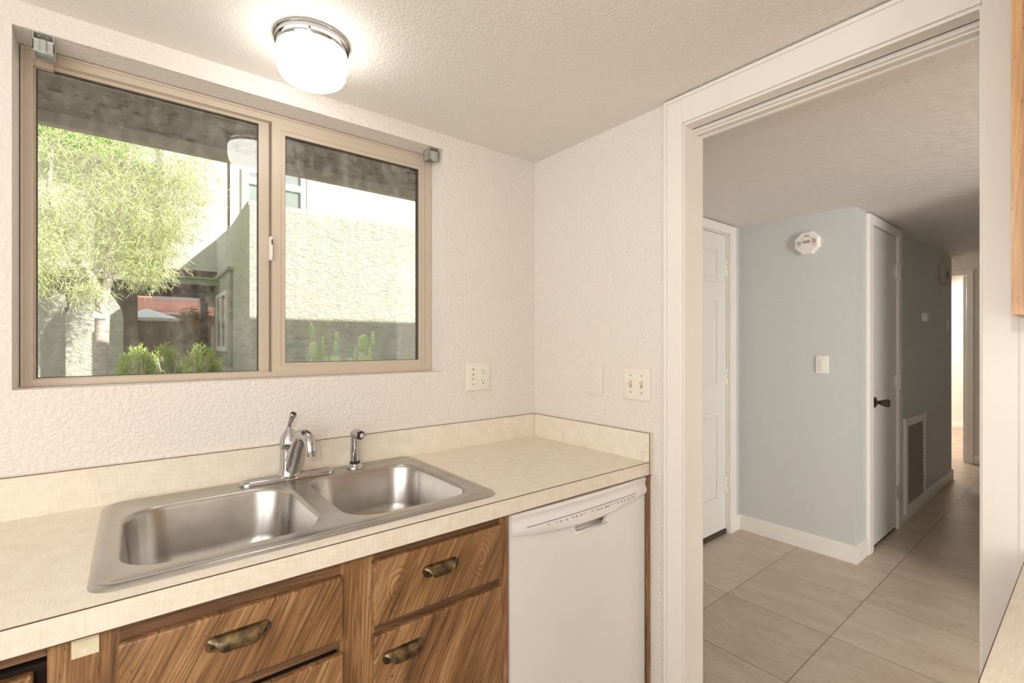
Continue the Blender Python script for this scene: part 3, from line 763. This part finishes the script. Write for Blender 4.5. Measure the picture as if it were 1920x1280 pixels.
# return-air grille low on the corridor wall
t = thing('return_air_grille', 'large grey louvred return-air grille low on the corridor wall past the closet door', 'vent', (3.255, YW, .05))
b = B(); ring(b, (2.953, 3.557, .052, .742), (3.01, 3.50, .115, .685), 'y', YW-.020, YW-.0005); obj('frame', b, M['trim'], t)
b = B(); box(b, 3.005, 3.505, YW-.004, YW-.0006, .11, .69); obj('backing', b, M['dark'], t)
for k in range(24):
    z = .128+k*.0236
    b = B(); prism(b, [(YW-.018, z-.008), (YW-.005, z+.006), (YW-.005, z+.008), (YW-.018, z-.006)], 'x', 3.008, 3.502); obj('louver', b, M['louver'], t)
t = thing('thermostat', 'small white thermostat on the grey-blue corridor wall above the grille', 'thermostat', (3.57, YW, 1.47))
b = B(); box(b, 3.51, 3.635, YW-.034, YW+.0012, 1.462, 1.532, .006); obj('case', b, M['plasticw'], t, True)
b = B(); box(b, 3.575, 3.582, YW-.0355, YW-.0335, 1.474, 1.518); obj('lever_slot', b, M['grey'], t)
t = thing('door_chime', 'white door chime box with three dark slots high on the corridor wall', 'door chime', (4.3, YW, 1.815))
b = B(); box(b, 4.17, 4.43, YW-.034, YW+.0012, 1.815, 1.978, .008); obj('cover', b, M['chime'], t, True)
for k in range(3):
    b = B(); box(b, 4.24, 4.33, YW-.0355, YW-.0335, 1.876+.020*k, 1.888+.020*k); obj('slot', b, M['dark'], t)
t = thing('light_switch', 'white switch plate at the far end of the corridor wall below the chime', 'light switch', (4.49, YW, 1.41))
b = B(); box(b, 4.452, 4.53, YW-.007, YW-.0005, 1.402, 1.510, .002); obj('plate', b, M['plasticw'], t, True)
b = B(); box(b, 4.486, 4.496, YW-.016, YW-.006, 1.45, 1.466); obj('toggle', b, M['plasticw'], t)

# blue wall: alarm and switch
t = thing('smoke_alarm', 'white octagonal alarm with small grey display high on the pale blue wall', 'alarm', (XW, -.417, 1.916))
def octo(cy, cz, r): return [(cy+r*math.cos(PI/8+PI/4*i), cz+r*math.sin(PI/8+PI/4*i)) for i in range(8)]
b = B(); prism(b, octo(-.417, 1.916, .077), 'x', XW-.022, XW-.0005)
v0 = [b.verts.new((XW-.022, p[0], p[1])) for p in octo(-.417, 1.916, .077)]; v1 = [b.verts.new((XW-.034, p[0], p[1])) for p in octo(-.417, 1.916, .066)]
for i in range(8): b.faces.new((v0[i], v0[(i+1) % 8], v1[(i+1) % 8], v1[i]))
b.faces.new(v1); obj('body', b, M['plasticw'], t)
bx('display', M['lcd'], t, XW-.0355, XW-.0335, -.438, -.396, 1.912, 1.930)
for k in range(3):
    bx('vent_slot', M['red'], t, XW-.0352, XW-.0338, -.453-.008*k, -.450-.008*k, 1.908, 1.940-.003*k)
    bx('vent_slot', M['dark'], t, XW-.0352, XW-.0338, -.384+.008*k, -.382+.008*k, 1.902, 1.930)
bx('red_mark', M['red'], t, XW-.0352, XW-.0338, -.463, -.456, 1.896, 1.901)
for yy, zz in ((-.395, 1.939), (-.437, 1.944), (-.372, 1.892)):
    b = B(); lathe(b, [(.0026, 0), (.0026, .001)], (XW-.0338, yy, zz), (-1, 0, 0), 8); obj('indicator_light', b, M['dark'], t)
bx('printed_name', M['dark'], t, XW-.0350, XW-.0338, -.433, -.402, 1.957, 1.9605)
bx('printed_line', M['grey'], t, XW-.0350, XW-.0338, -.431, -.404, 1.951, 1.9525)
t = thing('light_switch', 'white rocker switch plate on the pale blue wall below the alarm', 'light switch', (XW, -.494, 1.158))
plate_x(t, -.529, -.459, 1.104, 1.214, M['plasticw'], XW)
b = B(); box(b, XW-.009, XW-.0065, -.511, -.478, 1.126, 1.192, .0015); obj('rocker', b, M['plasticw'], t, True)

# far doorway with door swung into the bright room
d = structroot('door_3', (5.7, -.63, 0))
b = B(); box(b, 5.635, 5.6498, -.694, -.638, 0, 2.085, .003); box(b, 5.635, 5.6498, -.6378, .30, 2.03, 2.085, .003); box(b, 5.64, 5.765, -.657, -.652, 0, 2.03); obj('casing', b, M['trim'], d)
b = B(); box(b, 5.68, 6.44, -.645, -.607, .01, 2.02); dl = obj('leaf', b, M['door'], d)
for z in (1.82, 1.05, .25):
    b = B(); box(b, 5.676, 5.6802, -.64, -.612, z-.045, z+.045); obj('hinge', b, M['hinge'], d)
b = B(); lathe(b, [(.028, 0), (.028, .005), (.012, .012), (.012, .03), (.026, .05), (.02, .06)], (6.37, -.607, .95), (0, 1, 0), 16); obj('knob', b, M['bronze'], dl, True)

# ================================================================== EXTERIOR
b = B(); box(b, -14, 14, .17, 40, -.3, -.02); struct('ground', b, M['ground'])
# our own eave: soffit and edge boards; the building above it shades the courtyard
b = B(); box(b, -9, 9, .17, .70, 2.094, 2.15); struct('eave_soffit', b, M['soffit'])
b = B(); box(b, -9, 9, .70, .74, 2.053, 2.30); struct('trim_6', b, M['fascia'])
b = B(); box(b, -9, 9.4, -6.2, .70, 2.43, 3.87); struct('roof_upper_storey', b, M['stucco2'])
b = B(); box(b, -9, -3.0, -.3, .17, 0, 2.43); box(b, 2.1, 9, .02, .17, 2.3, 2.43); struct('wall_outer', b, M['stucco2'])

nb = thing('neighbouring_house', 'cream stucco two-storey house with flat parapets across the courtyard', 'building', (1.0, 6.5, 0))
b = B(); NX = -.442
n = 12; top = []
for i in range(n+1):
    y = 4.0+2.5*i/n; top.append((y, 2.80-.05*math.sin(PI*min(1, i/n*1.0))**2))
prism(b, [(4.0, 0)]+[(6.5, 0)]+list(reversed(top)), 'x', NX, 6.0)
bmesh.ops.bevel(b, geom=[e for e in b.edges if all(v.co.z > 2 for v in e.verts) and abs(e.verts[0].co.y-4) < .01 and abs(e.verts[1].co.y-4) < .01], offset=.06, segments=4, affect='EDGES')
obj('front_block', b, M['stucco'], nb, True)
b = B(); prism(b, [(-1.066, 2.31), (-1.066, 2.31), (-1.066, 6.4), (6.0, 6.4), (6.0, 2.0), (-.40, 2.0), (-.40, 2.31)][1:], 'y', 6.5, 9.5); obj('upper_wall', b, M['stucco2'], nb)
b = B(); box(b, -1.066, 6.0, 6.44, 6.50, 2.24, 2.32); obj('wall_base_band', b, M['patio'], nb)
bx('corner_joint', M['seam'], nb, -.292, -.278, 6.475, 6.502, 2.3, 6.4)
b = B(); box(b, -.278, -.13, 6.46, 6.505, 2.3, 5.4); box(b, .775, .94, 6.46, 6.505, 2.3, 5.4); obj('window_surround', b, M['pinkish'], nb)
b = B(); ring(b, (-.13, .775, 2.9, 4.9), (-.04, .70, 2.98, 4.82), 'y', 6.42, 6.5); box(b, -.06, .72, 6.43, 6.49, 3.69, 3.79); uw = obj('upper_window', b, M['vinyl'], nb)
bx('pane', M['paneo'], uw, -.05, .71, 6.47, 6.49, 2.97, 4.83)
bx('shadow_strip', M['bronze'], nb, .777, .792, 6.44, 6.462, 2.9, 4.9)
# green panel and window in the side of the front block
b = B(); prism(b, [(5.05, 1.02), (6.48, 1.0), (6.48, 2.19), (5.05, 2.19)], 'x', NX-.03, NX+.01); gp = obj('green_panel', b, M['green'], nb)
b = B(); box(b, NX-.06, NX-.028, 5.0, 6.49, 2.18, 2.215); obj('head_board', b, M['green'], gp)
b = B(); ring(b, (5.22, 6.15, 1.19, 1.95), (5.30, 6.07, 1.25, 1.90), 'x', NX-.055, NX-.025); box(b, NX-.053, NX-.027, 5.64, 5.72, 1.24, 1.91); sw = obj('side_window', b, M['vinyl'], nb)
bx('pane', M['panedark'], sw, NX-.038, NX-.031, 5.28, 6.09, 1.24, 1.91)
# covered patio left of the block
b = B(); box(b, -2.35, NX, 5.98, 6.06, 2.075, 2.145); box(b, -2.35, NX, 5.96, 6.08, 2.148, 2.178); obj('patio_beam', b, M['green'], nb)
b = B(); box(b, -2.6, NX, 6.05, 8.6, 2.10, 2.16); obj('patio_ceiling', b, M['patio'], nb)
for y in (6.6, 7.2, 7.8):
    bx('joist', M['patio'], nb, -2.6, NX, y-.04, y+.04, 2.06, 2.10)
b = B(); box(b, -5.0, -1.066, 7.6, 9.5, 2.16, 3.55); box(b, -6.0, -1.066, 8.6, 9.5, 3.5, 4.25); obj('recessed_wall', b, M['stucco'], nb)
b = B(); box(b, -6.0, -1.066, 8.5, 9.6, 4.25, 4.33); box(b, -6.0, -1.066, 8.53, 9.6, 4.05, 4.09); obj('roof_coping', b, M['fascia'], nb)
b = B(); box(b, -6.0, -2.03, 6.25, 6.45, 0, 1.86); prism(b, [(-6.0, 1.86), (-2.03, 1.86), (-2.20, 1.98), (-6.0, 2.06)], 'y', 6.25, 6.45); obj('courtyard_wall', b, M['stucco'], nb)
b = B(); box(b, -1.75, -1.33, 8.40, 8.55, 0, 2.1); box(b, -3.4, -1.75, 8.40, 8.55, 0, 2.1); obj('patio_side_wall', b, M['patiowall'], nb)
b = B(); box(b, -1.33, -.30, 8.45, 8.55, 0, 1.63); box(b, -1.33, -.30, 8.42, 8.58, 1.63, 1.665); obj('low_wall', b, M['patiowall'], nb)
b = B(); box(b, -.46, -.36, 8.3, 8.42, 0, 2.1); obj('patio_post', b, M['patio'], nb)

# stucco pier with chamfered shoulders
b = B(); prism(b, [(-2.0, 0), (-1.486, 0), (-1.486, 1.60), (-1.50, 1.70), (-1.59, 1.875), (-1.66, 1.905), (-1.80, 1.905), (-1.88, 1.88), (-2.0, 1.62)], 'y', 5.90, 6.25)
tag(obj('stucco_pier', b, M['stucco'], None), 'pale stucco pier with sloping shoulders behind the tree trunk outside', 'pier')

# tree
TY = 4.4
tr = thing('willow_leaved_tree', 'slender pale-barked tree with drooping narrow yellow-green leaves outside the left pane', 'tree', (-1.64, TY, -.02))
b = B()
tube(b, [(-1.655, TY, -.02), (-1.645, TY, .6), (-1.632, TY, 1.1), (-1.622, TY, 1.5), (-1.618, TY, 1.80)], [.068, .060, .055, .056, .060], 14)
branches = [
 [(-1.625, TY, 1.70), (-1.70, TY-.02, 1.92), (-1.82, TY-.04, 2.10), (-1.92, TY-.05, 2.30), (-1.98, TY-.1, 2.65), (-1.95, TY-.1, 3.1)],
 [(-1.615, TY, 1.72), (-1.575, TY, 1.92), (-1.575, TY+.02, 2.12), (-1.50, TY+.05, 2.45), (-1.46, TY+.06, 2.8), (-1.40, TY, 3.3)],
 [(-1.54, TY+.03, 2.3), (-1.36, TY+.1, 2.55), (-1.22, TY+.1, 2.85), (-1.12, TY, 3.1)],
 [(-1.9, TY-.05, 2.27), (-1.74, TY-.02, 2.5), (-1.66, TY, 2.85), (-1.7, TY, 3.3)],
 [(-1.47, TY+.06, 2.75), (-1.62, TY+.1, 2.98), (-1.85, TY+.05, 3.12), (-2.15, TY, 3.1)],
 [(-1.22, TY+.1, 2.85), (-1.02, TY+.05, 3.0), (-.92, TY, 2.95)],
 [(-1.97, TY-.1, 2.6), (-2.2, TY-.1, 2.75), (-2.45, TY-.1, 2.7)],
]
rads = [(.038, .034, .03, .026, .018, .01), (.042, .038, .032, .024, .018, .01), (.016, .012, .008, .004), (.016, .012, .008, .004), (.014, .011, .007, .004), (.007, .005, .003), (.012, .007, .004)]
for p, r in zip(branches, rads): tube(b, p, r, 9)
obj('trunk', b, M['bark'], tr, 'all')
def leaf(b, p, d, L, w):
    d = d.normalized(); s = d.cross(Vector((random.uniform(-1, 1), random.uniform(-1, 1), random.uniform(-.4, .4)))).normalized()*w
    m = p+d*L*.5+Vector((0, 0, .06*L)); e = p+d*L
    try: b.faces.new([b.verts.new(q) for q in (p, m+s, e, m-s)])
    except ValueError: pass
def sprays(b, centers, count, L, w, droop=1.0):
    for i in range(count):
        c, rad = random.choice(centers); c = Vector(c)
        o = Vector((random.gauss(0, rad*.5), random.gauss(0, rad*.5), random.gauss(0, rad*.5)))
        p = c+o
        if p.x > -.66 and p.y < 8: continue
        hd = Vector((random.uniform(-1, 1), random.uniform(-1, 1), random.uniform(-1.2, .1)*droop)).normalized()
        for k in range(6):
            q = p+hd*(k*L*.38)
            leaf(b, q, hd*.5+Vector((random.uniform(-1, 1), random.uniform(-1, 1), random.uniform(-1.5, .3)*droop)), L*random.uniform(.7, 1.2), w)
C = []
for p in branches:
    for q in p[2:]: C.append((q, .30))
C += [((-2.0, TY-.1, 2.25), .22), ((-2.08, TY-.1, 2.0), .16), ((-2.05, TY-.1, 2.5), .28), ((-1.2, TY, 2.45), .26), ((-1.3, TY, 2.25), .22), ((-1.45, TY, 2.3), .22), ((-1.18, TY, 2.75), .3), ((-1.02, TY, 3.0), .24),
      ((-1.22, TY, 2.2), .14), ((-1.38, TY-.05, 2.12), .13), ((-1.74, TY-.12, 1.84), .07), ((-1.28, TY-.1, 2.02), .07), ((-1.5, TY, 2.6), .3), ((-1.75, TY, 2.9), .3), ((-1.6, TY-.1, 2.75), .3), ((-2.1, TY, 3.0), .3), ((-1.85, TY, 2.6), .26), ((-1.4, TY, 3.0), .3), ((-.93, TY, 2.95), .2), ((-1.05, TY, 2.65), .2), ((-1.12, TY, 2.45), .14), ((-.92, TY, 3.2), .22), ((-2.05, TY-.15, 1.95), .12), ((-2.0, TY-.15, 2.3), .2), ((-1.2, TY, 2.6), .25)]
b = B(); sprays(b, C, 3300, .105, .0032); obj('foliage', b, M['leaf'], tr)

def shrub(x, y, w, h, label, mat, cnt, group='low shrubs below the window'):
    t = thing('low_shrub', label, 'shrub', (x, y, -.02), group)
    b = B()
    for i in range(14): tube(b, [(x+random.uniform(-.05, .05), y+random.uniform(-.05, .05), -.02), (x+random.uniform(-w, w)*.4, y+random.uniform(-.15, .15), h*.5), (x+random.uniform(-w, w)*.8, y+random.uniform(-.2, .2), h*.92)], [.01, .008, .004], 6)
    obj('stems', b, M['bark'], t)
    b = B()
    for i in range(cnt):
        a = random.uniform(-1, 1); z = h*(random.uniform(.35, 1)**.6)*(1-.16*a*a)*random.uniform(.9, 1.05)
        p = Vector((x+a*w, y+random.gauss(0, .05), z)); hd = Vector((random.uniform(-.7, .7), random.uniform(-.7, .7), 1)).normalized()
        for k in range(9): leaf(b, p-hd*(.10-k*.012), hd*.8+Vector((random.uniform(-1, 1), random.uniform(-1, 1), random.uniform(-.3, .6))), .07, .006)
    obj('foliage', b, mat, t)
shrub(-1.36, 4.55, .14, 1.24, 'bright green feathery shrub right beside the pale tree trunk', M['leaf2'], 420)
shrub(-1.08, 5.1, .19, 1.24, 'middle one of the three feathery shrubs in front of the covered patio', M['leaf2'], 420)
shrub(-.80, 4.55, .17, 1.24, 'bright green feathery shrub nearest the side wall of the house opposite', M['leaf2'], 420)

def pad(b, c, w, h, t, tilt=0, yaw=0):
    m = Matrix.Translation(Vector(c)) @ Matrix.Rotation(yaw, 4, 'Z') @ Matrix.Rotation(tilt, 4, 'Y')
    r = bmesh.ops.create_uvsphere(b, u_segments=18, v_segments=12, radius=1)
    for v in r['verts']:
        z = v.co.z; k = .9+.2*z
        v.co = m @ Vector((v.co.x*w*k*1.3, v.co.y*t*1.2, (z+1)*h))
def cactus(name_label, pads, base):
    t = thing('prickly_pear_cactus', name_label, 'cactus', base, 'prickly pear cacti by the shaded wall')
    for p in pads:
        b = B(); pad(b, *p); obj('pad', b, M['cactus'], t, 'all')
CY = 3.0
cactus('taller prickly pear cactus at the left of the right-hand pane', [((-.03, CY, -.03), .10, .30, .03), ((-.06, CY, .5), .08, .22, .028, -.1), ((-.02, CY, .84), .06, .16, .024, -.22), ((-.07, CY, 1.12), .045, .095, .02, -.2, .6), ((-.095, CY, 1.28), .028, .10, .016, -.14, .9), ((.00, CY, 1.06), .026, .15, .016, -.08, 1.1),
        ((.06, CY, .55), .08, .24, .028, .05), ((.095, CY, .98), .05, .10, .022, .1), ((.115, CY, 1.15), .026, .085, .016, .02, .9), ((.125, CY, 1.30), .024, .052, .014, 0, .7), ((.01, CY, 1.0), .035, .085, .02)], (0, CY, -.02))
cactus('shorter prickly pear cactus near the middle of the right-hand pane', [((.36, CY, -.03), .10, .30, .03), ((.36, CY, .5), .085, .24, .03, -.05), ((.40, CY, .92), .06, .125, .026, .1), ((.355, CY, 1.02), .04, .10, .02, .1, .6), ((.375, CY, 1.20), .05, .09, .022, .12, .3), ((.27, CY, 1.0), .035, .075, .02, -.1), ((.31, CY, 1.02), .014, .12, .012, 0, 1.2), ((.45, CY, 1.02), .03, .13, .016, .05, 1.0), ((.475, CY, 1.24), .032, .09, .016, .25, .9)], (.36, CY, -.02))

# things beyond the patio
t = thing('red_roofed_building', 'low building with a red clay roof seen through the covered patio', 'building', (-.4, 15, 0))
b = B(); prism(b, [(14, 2.10), (14, 2.16), (17, 3.4), (17, 2.1)], 'x', -4, 3.2); obj('roof', b, M['clay'], t)
b = B(); box(b, -1.0, 3.2, 13.9, 14.0, 2.42, 2.56); box(b, -4, 3.2, 13.92, 14.0, 2.06, 2.12); obj('fascia', b, M['pinkroof'], t)
b = B(); box(b, -4, 3.2, 15, 17, -.02, 2.10); obj('wall', b, M['patiowall'], t)
t = thing('patio_umbrella', 'white canvas patio umbrella open beyond the low patio wall', 'umbrella', (-1.16, 11, 0))
b = B(); n = 8
ap = b.verts.new((-1.16, 11, 2.02)); rim_ = [b.verts.new((-1.16+.62*math.cos(PI/8+2*PI*i/n), 11+.62*math.sin(PI/8+2*PI*i/n), 1.81)) for i in range(n)]
for i in range(n): b.faces.new((ap, rim_[i], rim_[(i+1) % n]))
low = [b.verts.new((v.co.x, v.co.y, 1.79)) for v in rim_]
for i in range(n): b.faces.new((rim_[i], rim_[(i+1) % n], low[(i+1) % n], low[i]))
obj('canopy', b, M['canvas'], t)
b = B(); tube(b, [(-1.16, 11, -.02), (-1.16, 11, 2.0)], .02, 10); obj('pole', b, M['vinyl'], t)
t = thing('flowering_shrub', 'olive shrub with orange flowers above the low patio wall', 'shrub', (-.42, 10.2, -.02))
b = B()
for i in range(8): tube(b, [(-.42+random.uniform(-.1, .1), 10.2, -.02), (-.42+random.uniform(-.3, .3), 10.2, 1.7)], [.014, .005], 6)
obj('stems', b, M['bark'], t)
b = B(); sprays(b, [((-.50, 10.2, 1.8), .16), ((-.35, 10.2, 1.85), .16), ((-.40, 10.2, 1.7), .14), ((-.2, 10.2, 1.8), .15)], 330, .06, .008, .3); obj('foliage', b, M['leafd'], t)
b = B()
for i in range(26):
    c = (-.42+random.gauss(0, .05), 10.04+random.uniform(-.03, .03), 1.72+random.gauss(0, .025)); r = bmesh.ops.create_icosphere(b, subdivisions=1, radius=.016)
    bmesh.ops.translate(b, verts=r['verts'], vec=c)
obj('flowers', b, M['orange'], t)
t = thing('leafy_tree', 'bright lime-green treetop rising behind the roof at the upper left', 'tree', (-2.6, 13.0, -.02))
b = B(); tube(b, [(-2.6, 13, -.02), (-2.6, 13, 2.5), (-2.5, 13, 5.2)], [.16, .13, .06], 10)
for a in range(6): tube(b, [(-2.6, 13, 3.2+.3*a), (-2.6+random.uniform(-1, 1), 13+random.uniform(-.8, .8), 5.5+random.uniform(0, 1.2))], [.05, .02], 7)
obj('trunk', b, M['bark'], t)
b = B(); sprays(b, [((-2.6+random.uniform(-.9, .9), 13+random.uniform(-.8, .8), 5.2+random.uniform(0, 1.8)), .6) for i in range(26)], 1500, .16, .03, .4); obj('foliage', b, M['leaf3'], t)

# ================================================================== LIGHT
def light(name, typ, loc, power, colr=(1, 1, 1), rot=None, **kw):
    l = bpy.data.lights.new(name, typ); l.energy = power; l.color = colr
    for k, v in kw.items(): setattr(l, k, v)
    o = bpy.data.objects.new(name, l); col.objects.link(o); o.location = loc
    if rot is not None: o.rotation_euler = rot
    return o
sd = Vector((-.7, 1, -.7))
sun = light('sun', 'SUN', (5, -8, 9), 7.9, (1, .965, .88), angle=.009)
sun.rotation_euler = sd.to_track_quat('-Z', 'Y').to_euler()
# two unseen fill lamps added to brighten the kitchen, then the living-room daylight
light('west_fill_light', 'AREA', (-2.93, -1.85, 1.45), 25, (1, .975, .945), (PI/2, 0, -PI/2), shape='RECTANGLE', size=1.7, size_y=1.1)
light('south_fill_light', 'AREA', (-2.51, -3.33, 1.35), 15, (1, .975, .945), (PI/2, 0, 0), shape='RECTANGLE', size=.7, size_y=1.25)
light('living_window_daylight', 'AREA', (.13, -4.1, 1.25), 175, (1, .98, .95), (PI/2, 0, -PI/2), shape='RECTANGLE', size=1.2, size_y=1.5)
light('far_room_light', 'POINT', (7.2, .6, 1.9), 130, (1, .92, .82), shadow_soft_size=.12)
light('far_hall_light', 'POINT', (5.2, .5, 2.1), 22, (1, .84, .66), shadow_soft_size=.1)
# the photographer's flash, just above the lens
light('camera_flash', 'POINT', (-1.55, -1.60, 1.445), 14, (1, .97, .94), shadow_soft_size=.014)

w = bpy.data.worlds.new('sky'); sc.world = w; w.use_nodes = True
nt = w.node_tree; bg = nt.nodes['Background']
bg.inputs[0].default_value = (.93, .97, 1, 1); bg.inputs[1].default_value = 1.0

# ================================================================== CAMERA
cam = bpy.data.cameras.new('camera'); co_ = bpy.data.objects.new('camera', cam); col.objects.link(co_)
A = math.radians(38.61)
co_.location = (-1.396, -1.585, 1.29); co_.rotation_euler = (PI/2, 0, -A)
cam.sensor_width = 36; cam.lens = 890.8/1920*36; cam.shift_y = 3.4/1920; cam.clip_start = .02
sc.camera = co_
vs = sc.view_settings
vs.view_transform = 'Standard'; vs.look = 'None'; vs.exposure = 0; vs.gamma = 1; vs.use_curve_mapping = False
